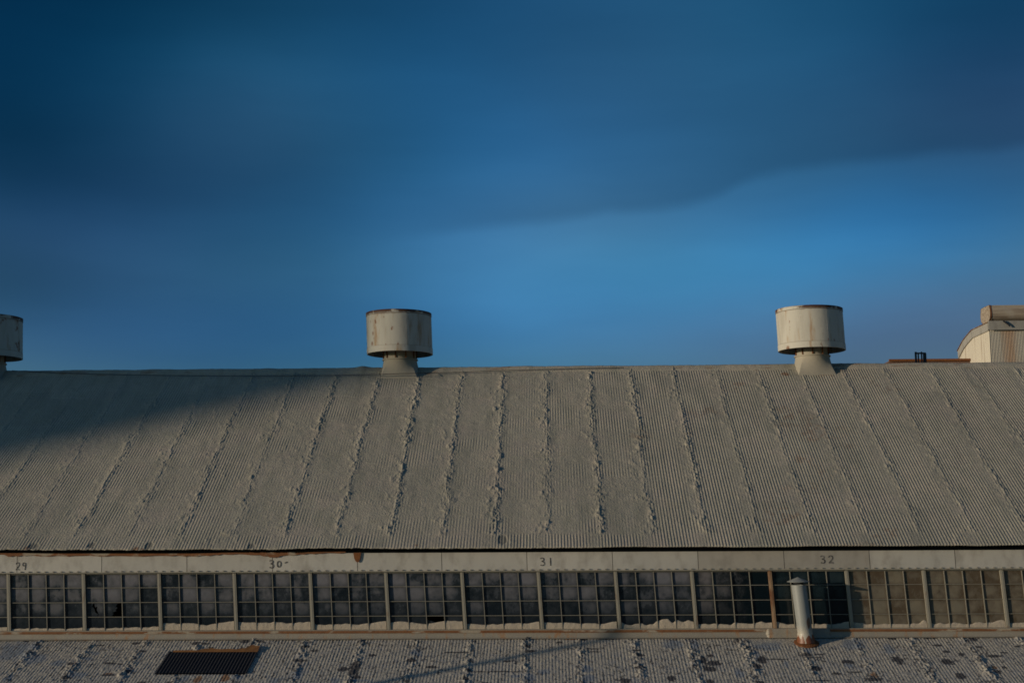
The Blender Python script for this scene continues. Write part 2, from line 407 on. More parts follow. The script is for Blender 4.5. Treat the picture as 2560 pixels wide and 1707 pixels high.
side = np.exp(-((d+.12)/.20)**2)*sstep(fnoise(X*5, S*3.6, 51, 3), .50, .72)     # smears beside the seams
lump += side*(.016*np.clip(fl-.42, 0, 1)*2+.010*np.clip(fl2-.5, 0, 1)*2)*ampX
lump *= (1-low)
step = np.where(d > 0, 0, .004)*np.exp(-np.abs(d)/.25)
H += lump+step*(1-low)
sc = sstep(fnoise(X*1.4, S*1.4, 61, 4), .69, .76)                                # loose crumbs
H += sc*.014*np.clip(fl-.5, 0, 1)*2
for s0 in (1.95, 3.7, 5.6, 7.2):                                                  # sheet laps
    jj = s0+.04*(vnoise(X*1.1, S*0+s0, 71)-.5)+.10*(np.floor(kf+.5) % 2-.5)
    H += .004*(S > jj)*np.exp(-np.maximum(S-jj, 0)/.3)*(vnoise(X*.5, S*0+s0, 72) > .42)
H[0] -= .004
dark = sc*0+.0
blu = np.zeros_like(X)
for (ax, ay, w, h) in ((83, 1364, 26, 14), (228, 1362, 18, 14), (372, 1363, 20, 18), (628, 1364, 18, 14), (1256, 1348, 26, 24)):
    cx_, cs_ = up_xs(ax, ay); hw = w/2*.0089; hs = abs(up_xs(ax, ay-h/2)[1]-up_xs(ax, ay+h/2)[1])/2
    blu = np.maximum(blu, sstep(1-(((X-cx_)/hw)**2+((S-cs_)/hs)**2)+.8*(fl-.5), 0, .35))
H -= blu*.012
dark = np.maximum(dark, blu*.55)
rust = np.zeros_like(X)
for (ax, ay, w, h) in ((66, 1370, 16, 10), (338, 1371, 16, 14), (355, 1372, 10, 8), (1042, 1362, 10, 6), (2055, 935, 50, 8), (1070, 932, 22, 8), (1963, 935, 26, 10)):
    cx_, cs_ = up_xs(ax, ay); hw = w/2*.0095; hs = abs(up_xs(ax, ay-h/2)[1]-up_xs(ax, ay+h/2)[1])/2
    rust = np.maximum(rust, sstep(1-(((X-cx_)/hw)**2+((S-cs_)/hs)**2)+1.2*(fl2-.5), 0, .6))
rust = np.clip(rust*.7+.35*sstep(fnoise(X*.8, S*.8, 91, 3), .66, .78)*sstep(fl, .4, .7)*(X > 2), 0, .8)
ca, sa = math.cos(math.atan(TU)), math.sin(math.atan(TU))
ragged = np.zeros_like(X); ragged[0] = .05*(vnoise(xs*1.2, xs*0, 81)-.5)+.03*(vnoise(xs*14, xs*0, 82)-.5)*np.interp(xs, [-16, -6, 0, 5], [1, .9, .4, .15])
SS = S+ragged
P = np.stack([X, YE+SS*ca-H*sa, ZE+SS*sa+H*ca], 2)
# underside lip
lip = P[0:1].copy(); lip[..., 2] -= .010; lip[..., 1] += .004
back = lip.copy(); back[..., 1] += .6; back[..., 2] += .6*TU
P = np.concatenate([back, lip, P], 0)
z2 = np.zeros((2, len(xs)))
sheet_t = vnoise(k*7.3+.37*np.floor(S/1.9+.2*(k % 2)), k*3.1+np.floor(S/1.9+.2*(k % 2))*2.7, 95)
me = grid_mesh('upper_roof', P, {'sheet': np.concatenate([z2, sheet_t]), 'dark': np.concatenate([z2+.6, dark]), 'rust': np.concatenate([z2, rust])})
uroof = bpart(link('upper_roof', me, MAT_ROOF)); tag(uroof, 'pale coated corrugated upper roof with lumpy sealant seams')
# ridge cap
xr = np.arange(XA, XB, .05); tt = np.linspace(-1, 1, 13)
XR, TT = np.meshgrid(xr, tt)
rw = .22+.04*vnoise(XR*.6, XR*0, 101)
hh = .012+.03*(fnoise(XR*1.3, XR*0+5, 103, 3)-.5)+.008*(vnoise(XR*15, TT*6, 104)-.5)
aa = np.abs(TT)
P = np.stack([XR, YR+TT*rw, ZR-aa*rw*TU+.055*(1-aa)**.5*.6+hh*(1-aa**4)-.012*aa**6], 2)
P[..., 2] += .045*np.exp(-((XR-hit_y(907, 925, YR).x)/.18)**2)*(1-aa)
me = grid_mesh('ridge_cap', P, {'dark': aa*0, 'rust': .5*sstep(fnoise(XR*2, TT*2, 105), .66, .8)})
bpart(link('ridge_cap', me, MAT_ROOF))
# back slope, gable ends, low walls behind
bm = bmesh.new()
yb = YR+(YR-YE)
v = [bm.verts.new(p) for p in ((XA, YR, ZR-.02), (XB, YR, ZR-.02), (XB, yb, ZE-.02), (XA, yb, ZE-.02))]; bm.faces.new(v)
v2 = [bm.verts.new(p) for p in ((XA, YR, ZR-.05), (XB, YR, ZR-.05), (XB, yb, ZE-.05), (XA, yb, ZE-.05))]; bm.faces.new(v2[::-1])
bpart(obj('back_roof', bm, MAT_ROOF))
bm = bmesh.new()
for xe in (XA+.3, XB-.3):
    pts = [(YW+.1, 0), (yb-.3, 0), (yb-.3, ZE-.1), (YR, ZR-.08), (YW+.1, ZE+.05)]
    a = [bm.verts.new((xe-.05, *p)) for p in pts]; b = [bm.verts.new((xe+.05, *p)) for p in pts]
    bm.faces.new(a[::-1]); bm.faces.new(b)
    for i in range(5): bm.faces.new((a[i], a[(i+1) % 5], b[(i+1) % 5], b[i]))
bx(bm, XA+.4, XB-.4, yb-.35, yb-.25, 0, ZE-.1)
bpart(obj('outer_wall', bm, MAT_FASCIA_DULL))
bm = bmesh.new(); bx(bm, XA+.4, XB-.4, YW+1.6, YW+1.7, ZB-.5, ZE+.3); bx(bm, XA+.4, XB-.4, YW+.1, YW+1.6, ZB-.6, ZB-.5)  # dark backing painted for the unlit interior behind the panes
bx(bm, XA+.4, XB-.4, YW+.05, YW+.12, zp(1424, YW)-.02, ZE+.04)  # dark strip painted for the shaded gap under the eave
bpart(obj('dark_backing', bm, MAT_DARK))

# ------------------------------------------------------------------ lower roof
s_f = np.concatenate([np.arange(0, 3.4, .02), np.arange(3.4, 12, .12)])
X, S = np.meshgrid(xs, s_f)
corr = np.cos(2*np.pi*(X+.02)/PITCH_C)
fl = fnoise(X*9, S*8, 141, 3); fl2 = fnoise(X*24, S*22, 143, 2); fl3 = fnoise(X*3, S*4, 144, 3)
cm = .55+.6*fnoise(X*1.1, S*2, 111, 3)
sp_ = [lo_xs(p, 1640)[0] for p in (1175, 1311)]
X0L = lo_xs(1311, 1640)[0]; SXL = lo_xs(1451, 1640)[0]-X0L
k = np.round((X-X0L)/SXL).astype(int)
wander = .12*(fnoise(S*1.5, k*3.7, 131, 3)-.5)
d = X-(X0L+k*SXL+wander); wd = .07+.06*vnoise(S*1.4, k*2.3, 135)
band = np.exp(-(d/wd)**2)
lump = band*(.003+.050*np.clip(fl-.42, 0, 1)*2+.022*(fl2-.45))*np.interp(X, [-14, -3, 4, 14], [1.1, 1, .9, 1.1])*(.25+1.1*vnoise(k*5.3, S*1.3, 137))
side = sstep(fl3, .62, .75)
smooth = np.zeros_like(X)
(bx0, _), (bx1, _) = lo_xs(1880, 1600), lo_xs(2125, 1600)
smooth = sstep(X, bx0-.1, bx0+.1)*sstep(X, bx1+.15, bx1-.05)*sstep(S+.12*(fl3-.5), .46, .36)
smooth = np.maximum(smooth, sstep(S, .05, .03))
cm = cm*(1-.75*side)*(1-smooth)
ampL = np.interp(X, [-14, -4, 0, 6, 14], [.0030, .0032, .0026, .0030, .0040])
H = ampL*corr*cm+.012*(fnoise(X*1.5, S*1.5, 121, 3)-.5)+.008*(fl2-.5)
lump *= (1-smooth)
H += lump+.03*side*np.clip(fl-.5, 0, 1)*(1-smooth)
for s0 in (.55, 1.15, 1.8, 2.5, 3.4, 5.2, 7, 9):
    jj = s0+.10*(np.round((X-X0L)/SXL+.5) % 2-.5)
    H -= .005*(S > jj)*np.exp(-np.maximum(S-jj, 0)/.25)*(vnoise(X*.6, S*0+s0, 172) > .35)
DK = [(0, [(690,90,45,8),(975,127,60,10),(740,210,90,10),(1340,75,50,20),(1400,78,60,8),(1440,103,50,8),(1680,62,60,20),(1785,65,45,10),(2090,98,60,12),(2150,125,45,10),(2050,193,80,14),(1160,340,50,12),(970,340,60,10),(2340,250,40,30),(930,75,50,15),(880,265,30,25),(740,290,80,12),(490,215,50,14),(450,310,60,14),(820,215,40,10),(180,60,40,8)]),
      (850, [(165,45,25,12),(220,155,50,16),(100,245,60,85),(30,250,70,20),(490,190,60,20),(110,305,60,20),(460,333,30,20),(628,235,65,15),(795,135,170,8),(880,263,30,18),(860,320,40,22),(1140,197,40,12),(1285,97,40,18),(1295,128,60,16),(1500,68,40,12),(1660,42,55,25),(1840,42,140,14),(1750,112,110,5),(1740,133,70,7),(2025,123,50,10),(2055,157,50,14),(2050,240,80,12),(2265,315,50,35),(1950,330,60,30),(1070,268,360,4),(1270,50,40,16),(920,60,30,10)]),
      (1700, [(350,118,100,5),(205,158,40,15),(160,190,40,40),(235,210,80,30),(205,250,70,30),(205,335,45,25),(560,185,50,40),(525,230,50,35),(540,340,60,15),(390,50,20,40),(930,247,70,25),(1070,280,50,15),(1150,200,70,25),(1205,270,60,10),(945,328,160,5),(1320,320,105,20),(950,150,60,8),(900,172,110,6),(870,155,50,20),(1450,40,55,20),(1690,38,40,10),(1485,185,60,40),(1500,205,40,30),(1760,88,60,12),(1735,35,30,15),(1820,130,40,15),(1830,200,70,35),(1925,150,35,18),(1920,298,55,35),(2000,45,50,25),(2045,100,40,12),(2075,25,60,12),(2150,160,85,18),(2215,138,40,10),(2305,97,40,8),(2175,267,50,20),(2220,240,30,15),(650,182,160,4)])]
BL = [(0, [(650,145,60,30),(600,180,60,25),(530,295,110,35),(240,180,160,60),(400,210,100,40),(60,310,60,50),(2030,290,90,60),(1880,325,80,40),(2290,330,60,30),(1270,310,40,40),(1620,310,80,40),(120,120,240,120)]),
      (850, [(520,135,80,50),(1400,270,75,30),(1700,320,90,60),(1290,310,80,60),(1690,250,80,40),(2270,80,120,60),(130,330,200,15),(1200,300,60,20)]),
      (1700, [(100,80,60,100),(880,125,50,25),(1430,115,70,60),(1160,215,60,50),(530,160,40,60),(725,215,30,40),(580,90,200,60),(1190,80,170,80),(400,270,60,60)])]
RS = [(0, [(1350,320,40,40),(1540,310,50,40),(500,220,20,30),(740,285,60,16)]), (850, [(1075,42,50,8),(1580,45,80,10)]), (1700, [(210,155,30,14),(1555,38,20,10),(2150,240,30,20),(1330,290,40,30)])]
def blotches(lst, X, S, n, sharp=.25, wob=1.2):
    out = np.zeros_like(X)
    for x0, items in lst:
        for (u, v, w, h) in items:
            px, py = x0+u/2.735, 1580+v/2.735
            cx, cs = lo_xs(px, py); s1 = lo_xs(px, py-h/5.47)[1]; s2 = lo_xs(px, py+h/5.47)[1]
            hw = w/5.47*.0087*1.25; hs = max((s2-s1)/2*1.3, .026)
            i0, i1 = np.searchsorted(xs, [cx-hw*1.8, cx+hw*1.8]); j0, j1 = np.searchsorted(s_f, [cs-hs*1.8, cs+hs*1.8])
            if i1 <= i0 or j1 <= j0: continue
            a, b, nn = X[j0:j1, i0:i1], S[j0:j1, i0:i1], n[j0:j1, i0:i1]
            q = 1-(np.abs((a-cx)/hw)**2.4+np.abs((b-cs)/hs)**2.4)+wob*(nn-.5)
            out[j0:j1, i0:i1] = np.maximum(out[j0:j1, i0:i1], sstep(q, 0, sharp))
    return out
dark = .9*blotches(DK, X, S, fl2, .42, 1.5)
blue = .65*blotches(BL, X, S, fl, .9, 1.4)  # blue tint: worn coating plus shaded sides of lumps painted in
rust = .8*blotches(RS, X, S, fl2, .5, 1.5)
fleck = sstep(fnoise(X*26, S*14, 191, 2)+.25*(fnoise(X*1.5, S*2, 193)-.5)+.12*band, .70, .76)
dark = np.clip(np.maximum(dark, .75*fleck*(1-smooth)), 0, 1)
cx0, cs0 = lo_xs(422, 1630); cx1, cs1 = lo_xs(641, 1631)[0], lo_xs(620, 1684)[1]; bare = ((X > cx0+.01) & (X < cx1-.01) & (S > cs0) & (S < cs1+.0))
H = np.where(bare, .006*corr-.006, H)
dark = np.where(bare, 1.0, dark)
cb, sb = math.cos(math.atan(TL)), math.sin(math.atan(TL))
P = np.stack([X, YB-S*cb-H*sb, ZB-S*sb+H*cb], 2)
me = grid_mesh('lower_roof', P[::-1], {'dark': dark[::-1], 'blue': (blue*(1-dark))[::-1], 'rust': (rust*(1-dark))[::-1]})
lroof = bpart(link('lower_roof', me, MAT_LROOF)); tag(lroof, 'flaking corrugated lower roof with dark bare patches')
# walls below the lower roof eave
yl = YB-11.8*cb; zl = ZB-11.8*sb
bm = bmesh.new(); bx(bm, XA+.3, XB-.3, yl+.3, yl+.4, 0, zl-.02)
for xe in (XA+.3, XB-.4):
    pts = [(yl+.4, 0), (YW, 0), (YW, ZB-.12), (yl+.4, zl+.02)]
    a = [bm.verts.new((xe, *p)) for p in pts]; b = [bm.verts.new((xe+.1, *p)) for p in pts]
    bm.faces.new(a[::-1]); bm.faces.new(b)
    for i in range(4): bm.faces.new((a[i], a[(i+1) % 4], b[(i+1) % 4], b[i]))
bpart(obj('lower_wall', bm, MAT_FASCIA_DULL))
# bare dark sheet laid in the roof and its torn rusty edge
xs2 = np.arange(cx0, cx1+.03, PITCH_C/8); s2 = np.linspace(cs0, cs1, 14); X2, S2 = np.meshgrid(xs2, s2)
tt = (S2-cs0)/(cs1-cs0)
h2 = .0085*np.cos(2*np.pi*(X2+.02)/PITCH_C)+.022
P = np.stack([X2, YB-(S2+.02*(vnoise(X2*6, tt, 5)-.5)*(tt > .9))*cb-h2*sb, ZB-S2*sb+h2*cb], 2)
bs = bpart(link('bare_metal_sheet', grid_mesh('bare_metal_sheet', P[::-1]), MAT_BLACK)); tag(bs, 'black bare corrugated sheet let into the pale lower roof')
xs3 = np.linspace(cx0+.1, cx1+.03, 80); t3 = np.linspace(0, 1, 5); X3, T3 = np.meshgrid(xs3, t3)
wj = np.interp(X3, [cx0, cx0+.6, cx0+.9, cx0+1.1, cx0+1.6, cx1-.15, cx1+.03], [.03, .05, .17, .08, .13, .30, .26])*(.8+.4*vnoise(X3*7, X3*0, 6))
s3 = cs0+.06-wj*T3; h3 = .035+.02*T3
P = np.stack([X3, YB-s3*cb-h3*sb, ZB-s3*sb+h3*cb], 2)
bpart(link('torn_edge', grid_mesh('torn_edge', P), MAT_ORUST))

# ------------------------------------------------------------------ fascia panels
FY = YW-.05
zt_f = zp(1379.5, FY); zb_f = zp(1424.5, FY)
jt = [-165, 43.5, 255, 468, 682, 894, 1105, 1318, 1532, 1746, 1961, 2175, 2389, 2602]
jx = [hit_y(p, 1405, FY).x for p in jt]
dj = (jx[-1]-jx[0])/(len(jx)-1)
jx = [jx[0]-dj*i for i in (3, 2, 1)]+jx+[jx[-1]+dj*i for i in (1, 2, 3)]
for i, (a, b) in enumerate(zip(jx[:-1], jx[1:])):
    nx, nz = 40, 8
    XX, ZZ = np.meshgrid(np.linspace(a+.006, b-.006, nx), np.linspace(zb_f, zt_f, nz))
    e = np.minimum(XX-a, b-XX)
    YY = FY-.006*fnoise(XX*1.1, ZZ*3, 200+i, 2)*sstep(e, 0, .5)
    P = np.stack([XX-.03*(ZZ-zb_f), YY, ZZ], 2)
    me = grid_mesh('fascia_panel', P)
    pc = (jt[i-3] if 3 <= i < 3+len(jt) else 0)
    fo = bpart(link('fascia_panel', me, MAT_FASCIA_DULL if pc in (1746, 1961) else MAT_FASCIA))
    x = a+.09
    while x < b-.03:
        bm = bmesh.new(); bx(bm, x-.013, x+.013, FY-.03, FY-.004, zb_f+.002, zb_f+.022); obj('clip', bm, MAT_MUNT, fo); x += .178
    if i == 3: FP29 = fo
    if i == 5: FP30 = fo
    if i == 9: FP31 = fo
    if i == 12: FP32 = fo
# window head trim
bm = bmesh.new(); bx(bm, XA+.4, XB-.4, FY-.035, YW+.02, zb_f-.022, zb_f-.001); bpart(obj('head_trim', bm, MAT_FRAME))
# torn rusty top edge over the left panels
def ribbon(name, pts, mat, Y, parent=None):
    bm = bmesh.new(); up = [bm.verts.new((x, Y, z1)) for x, z0, z1 in pts]; dn = [bm.verts.new((x, Y, z0)) for x, z0, z1 in pts]
    for q in range(len(pts)-1): bm.faces.new((dn[q], dn[q+1], up[q+1], up[q]))
    r = bmesh.ops.extrude_face_region(bm, geom=bm.faces[:]); 
    for vv in r['geom']:
        if isinstance(vv, bmesh.types.BMVert): vv.co.y -= .006
    bmesh.ops.recalc_face_normals(bm, faces=bm.faces[:])
    return bpart(obj(name, bm, mat))
RY = FY-.02
rt = [(0,1384,1381),(25,1391,1381),(60,1388,1381),(120,1390,1382),(200,1389,1382),(300,1390,1382),(430,1389,1382),(480,1390,1382),(530,1388,1381),(560,1385,1380),(640,1386,1379),(665,1390,1379),(685,1394,1379),(705,1389,1379),(760,1385,1378),(800,1383,1378),(880,1381,1377)]
pts = []
for px, y0, y1 in rt:
    pts.append((hit_y(px, y0, RY).x, hit_y(px, y0, RY).z, hit_y(px, y1+1, RY).z))
fine = []
for a, b in zip(pts[:-1], pts[1:]):
    for t in np.linspace(0, 1, 6)[:-1]: fine.append(tuple(np.array(a)*(1-t)+np.array(b)*t+np.array([0, .010*math.sin(a[0]*37+t*9), 0])))
ribbon('rusty_edge', fine, MAT_BEAM, RY)
pts = [(hit_y(px, 1400, RY).x, hit_y(px, y0, RY).z, hit_y(px, 1381, RY).z) for px, y0 in ((883, 1382), (886, 1396), (889, 1402), (893, 1405), (897, 1404), (900, 1397), (902, 1384))]
ribbon('rust_streak', pts, MAT_RUST, RY-.004)
# painted bay numbers
GL = {'2': [[(0, .78), (.12, .97), (.4, 1), (.6, .85), (.58, .62), (.25, .25), (0, .02), (.35, .08), (.7, 0)]],
      '9': [[(.55, .95), (.2, .98), (.02, .78), (.12, .58), (.4, .58), (.62, .78), (.6, .95)], [(.62, .9), (.6, .5), (.5, 0)]],
      '3': [[(0, .88), (.25, 1), (.55, .9), (.5, .65), (.22, .55), (.55, .45), (.65, .2), (.4, 0), (0, .08)]],
      '0': [[(.3, .9), (.05, .7), (.05, .3), (.3, .12), (.6, .3), (.62, .7), (.3, .9)]],
      '1': [[(.3, 1), (.33, 0)]], '-': [[(0, .62), (.25, .72), (.5, .74)]]}
def painted(txt, px, py_top, py_bot, parent, wpx, stroke=.016):
    a = hit_y(px, py_top, RY); b = hit_y(px, py_bot, RY); h = a.z-b.z; x = a.x; bm = bmesh.new(); adv = wpx*28.9/F; q = 0
    for ch in txt:
        for st in GL[ch]:
            p = [Vector((x+u*adv*.95-.03*v*h, 0, b.z+v*h)) for u, v in st]; sm = []
            for i in range(len(p)-1):
                p0, p1, p2, p3 = p[max(i-1, 0)], p[i], p[i+1], p[min(i+2, len(p)-1)]
                for t in (0, .25, .5, .75): sm.append(.5*((2*p1)+(-p0+p2)*t+(2*p0-5*p1+4*p2-p3)*t*t+(-p0+3*p1-3*p2+p3)*t**3))
            sm.append(p[-1]); prev = None
            for i, s_ in enumerate(sm):
                dd = (sm[min(i+1, len(sm)-1)]-sm[max(i-1, 0)]); nn = Vector((-dd.z, 0, dd.x)).normalized()*stroke*(.8+.45*math.sin(i*1.7+q)**2)
                c_ = [bm.verts.new((s_.x+nn.x, FY-.0075-.0003*q, s_.z+nn.z)), bm.verts.new((s_.x-nn.x, FY-.0075-.0003*q, s_.z-nn.z))]
                if prev: bm.faces.new((prev[0], prev[1], c_[1], c_[0]))
                prev = c_
            q += 1
        x += adv*(1.25 if ch != '1' else .8)
    o = obj('painted_number', bm, MAT_MARK, parent); return o
painted('29', 40, 1406, 1424, FP29, 13, .009); painted('30-', 674, 1400, 1419, FP30, 15, .012)
painted('31', 1351, 1394, 1413, FP31, 16, .010); painted('32', 2052, 1389, 1407, FP32, 16, .012)

# ------------------------------------------------------------------ windows
Tm = [20.4, 208, 397, 585, 774.7, 963.8, 1154, 1345, 1538, 1729, 1924, 2116, 2309, 2503.7]
zT = zb_f-.02; zS = zp(1573.5, YW-.05)
xt = [hit_y(p, 1428, YW).x for p in Tm]; xb_ = [hit_y(p+4+p/2500*12.3, 1573, YW).x for p in Tm]
LEAN = float(np.mean([(b-a)/(zT-zS) for a, b in zip(xt, xb_)]))
dm = (xb_[-1]-xb_[0])/(len(xb_)-1)
mx = [xb_[0]-dm*i for i in (3, 2, 1)]+xb_+[xb_[-1]+dm*i for i in (1, 2)]
rs = np.random.RandomState(5)
H4 = (zT-zS)/4
rows = [zS, zp(1537.5, YW), zp(1501, YW), zp(1464, YW), zT]
def mullion(x, mat, px):
    bm = bmesh.new(); bx(bm, x-.036, x+.036, YW-.034, YW+.04, zS, zT+.0, LEAN, zS)
    bx(bm, x-.012, x+.012, YW-.038, YW-.0341, zS, zT, LEAN, zS)
    o = bpart(obj('mullion', bm, mat))
    if mat is MAT_RPOST: tag(o, 'rusty brown mullion between the two darkest windows')
    return o
for i, x in enumerate(mx): mullion(x, MAT_RPOST if i == 13 else MAT_FRAME, 0)
def pane_poly(bm, uvl, pl, rl, al, pts2, x0, x1, z0, z1, r, c, tilt, pv):
    vs = []
    for (u, v) in pts2:
        x = x0+(x1-x0)*u; z = z0+(z1-z0)*v
        vs.append(bm.verts.new((x-LEAN*(z-zS), YW+.012+tilt[0]*(u-.5)+tilt[1]*(v-.5), z)))
    f = bm.faces.new(vs)
    for lp, (u, v) in zip(f.loops, pts2): lp[uvl].uv = (u, v)
    for vv, (u, v) in zip(vs, pts2): vv[pl] = pv; vv[rl] = (r+v)/4; vv[al] = (c+u)/4
FULL = [(0, 0), (1, 0), (1, 1), (0, 1)]
for i in range(len(mx)-1):
    a, b = mx[i]+.043, mx[i+1]-.043; wi = i-3                    # wi = 0 is the first full window in view
    bm = bmesh.new(); w = (b-a)/4
    for q in range(1, 4): bx(bm, a+w*q-.0072, a+w*q+.0072, YW-.016, YW+.02, zS, zT, LEAN, zS)
    for q in range(1, 4): bx(bm, a+.001-LEAN*(rows[q]-zS), b-.001-LEAN*(rows[q]-zS), YW-.0145, YW+.018, rows[q]-.0055, rows[q]+.0055)
    bx(bm, a-LEAN*(zT-zS), b-LEAN*(zT-zS), YW-.02, YW+.015, zT-.03, zT-.001)
    win = bpart(obj('window', bm, MAT_MUNT))
    mat = G_GRIME if wi < 9 else G_SPLIT if wi == 9 else G_DARK if wi == 10 else G_BEIGE
    if wi == 9: mat = G_SPLIT
    if wi == 9: pass
    bm = bmesh.new(); uvl = bm.loops.layers.uv.new('UVMap'); pl = bm.verts.layers.float.new('pane'); rl = bm.verts.layers.float.new('row'); al = bm.verts.layers.float.new('across')
    for r in range(4):
        for c_ in range(4):
            x0, x1, z0, z1 = a+w*c_, a+w*(c_+1), rows[r], rows[r+1]
            tilt = (rs.rand(2)-.5)*.006; pv = rs.rand()
            polys = [FULL]
            if wi == 1 and r == 1 and c_ == 1: polys = [[(0, 0), (.35, 0), (.5, .22), (.42, .3), (.66, .42), (.6, .5), (.72, .62), (.62, .72), (.78, 1), (0, 1)]]
            if wi == 1 and r == 1 and c_ == 0: polys = [[(0, 0), (.55, 0), (.62, .2), (.48, .3), (.40, .62), (.3, .75), (.42, 1), (0, 1)], [(.55, 0), (1, 0), (1, 1), (.42, 1), (.47, .66), (.6, .72), (.56, .5), (.66, .15)]]
            if wi == 5 and r == 0 and c_ == 2: polys = [[(0, 0), (1, 0), (1, .45), (.6, .5), (.3, .62), (0, .72)]]
            for pp in polys: pane_poly(bm, uvl, pl, rl, al, pp, x0, x1, z0, z1, r, c_, tilt, pv)
    go = obj('glass', bm, mat, win)
    if mat is G_BEIGE: go['label'] = 'panes with a beige tone'
    if mat is G_DARK: go['label'] = 'clean black panes without grime'
    # foam sealant drifted along the foot of the panes
    base = .055 if wi < 2 else .125 if wi < 9 else .085
    xx = np.arange(a+.002, b-.002, .012); ph = (xx-a)/w
    hgt = 1.3*base*(.62+.6*fnoise(xx*1.9, xx*0, 300, 2)) + .0*ph + .02*(vnoise(xx*11, xx*0, 301)-.5)
    hgt = np.maximum(hgt + (.03*np.exp(-((b-xx)/.2)**2)), .01)
    if wi >= 8: hgt = hgt*(.75+.5*vnoise(xx*9, xx*0, 305))
    if wi == 0: hgt *= .9
    tt = np.linspace(0, 1, 7); XX, TT = np.meshgrid(xx, tt)
    ZZ = zS+.001+hgt*TT; YY = YW-.010+.012*TT**3+.006*(fnoise(XX*9, TT*2+i, 310, 2)-.5)
    P = np.stack([XX-LEAN*(ZZ-zS), YY, ZZ], 2); top = P[-1:].copy(); top[..., 1] = YW+.013; P = np.concatenate([P, top], 0)
    link('foam_sealant', grid_mesh('foam_sealant', P), MAT_FOAM, win)
# ------------------------------------------------------------------ sill
z1, z2, z3 = zp(1573.5, YW-.14), zp(1580.5, YW-.15), ZB+.004
bm = bmesh.new(); bx(bm, XA+.4, XB-.4, YW-.155, YW+.05, z1-.006, z1+.010); bpart(obj('sill_ledge', bm, MAT_FLASH))
bm = bmesh.new()
bx(bm, XA+.4, XB-.4, YW-.150, YW-.09, z2, z1-.0065); bpart(obj('rusted_beam', bm, MAT_BEAM))
nx = int((XB-XA)/.05); XX, TT = np.meshgrid(np.linspace(XA+.4, XB-.4, nx), np.linspace(0, 1, 6))
YY = YW-.135-.03*(1-TT)+.008*(fnoise(XX*2, TT, 400, 2)-.5); ZZ = z3+(z2-z3)*TT
P = np.stack([XX, YY, ZZ], 2); lipb = P[:1].copy(); lipb[..., 1] -= .07; lipb[..., 2] = ZB-.015; P = np.concatenate([lipb, P], 0)
bpart(link('sill_flashing', grid_mesh('sill_flashing', P), MAT_FLASH))
# smooth coating smeared over the sill beside the vent pipe
xa_, xb2 = hit_y(1915, 1585, YW-.15).x, hit_y(2078, 1585, YW-.15).x
XX, TT = np.meshgrid(np.linspace(xa_, xb2, 80), np.linspace(0, 1, 14))
ee = np.minimum(XX-xa_, xb2-XX)
YY = YW-.168-.035*(1-TT)-.016*fnoise(XX*5, TT*3, 410, 3); ZZ = ZB-.01+(z1-ZB+.012+.012*(vnoise(XX*6, TT*0, 411)-.5))*TT
YY = YY+.05*sstep(ee, .05, 0)
P = np.stack([XX+.02*(vnoise(TT*5, TT*0+1, 412)-.5), YY, ZZ], 2); bpart(link('sill_coating', grid_mesh('sill_coating', P), MAT_FLASH))

# ------------------------------------------------------------------ roof ventilators
zdt = hit_y(998, 785, YR).z; zdb = hit_y(998, 886, YR).z; RD = (hit_y(1079, 830, YR).x-hit_y(917, 830, YR).x)/2
zc = hit_y(998, 900, YR).z; LV = .038
def ventmat(name, top, bot, warm=(.48, .455, .385)):
    m = M(name, .72, 0, .2); z = m.xyz()[2]
    c = m.mix(m.noise(1.6, 3, (1, 1, .3), per_object=True), warm, (.40, .38, .33))
    c = m.mix(m.rng(m.noise(4, 5, (1, 1, .18), per_object=True), .5, .72, 0, .6), c, (.30, .27, .22))
    c = m.mix(m.rng(m.noise(3.2, 5, (1, 1, .16), .65, per_object=True, off=(4, 2, 0)), .52, .66, 0, .8), c, (.30, .19, .10))
    blot = m.rng(m.noise(4.5, 4, (1, 1, .5), .6, per_object=True, off=(7, 1, 3)), .61, .67)
    c = m.mix(m.math('MULTIPLY', blot, .8), c, RUST)
    near_top = m.rng(z, top-.16, top-.02)
    rt_ = m.rng(m.math('ADD', m.noise(2.5, 5, (1, 1, 1.2), .6, per_object=True), m.math('MULTIPLY', near_top, .08)), .52, .60)
    c = m.mix(m.math('MULTIPLY', rt_, near_top), c, RUST_D)
    c = m.mix(m.math('MULTIPLY', m.rng(z, top-.014, top-.004, 0, .9), m.rng(m.noise(2.2, 4, (1, 1, .2), per_object=True, off=(3, 3, 3)), .40, .55)), c, RUST_D)
    for zl, st in ((top-.092, .75), (bot+.162, .45)):
        dl = m.math('ABSOLUTE', m.math('SUBTRACT', z, zl)); c = m.mix(m.math('MULTIPLY', m.rng(dl, .004, .012, 1, 0), m.rng(m.noise(2, 3, per_object=True), .3, .6, .3*st, st)), c, (.10, .06, .035))
    m.base(c).bump(m.noise(2.5, 3), .03, .4); return m.m
MAT_DRUM = ventmat('ventilator_paint', zdt-ZR, zdb-ZR)
m = M('ventilator_base_paint', .7, 0, .25); c = m.mix(m.noise(2, 4, per_object=True), (.34, .30, .235), (.28, .26, .21)); m.base(c).bump(m.noise(5), .02, .4); MAT_VBASE = m.m
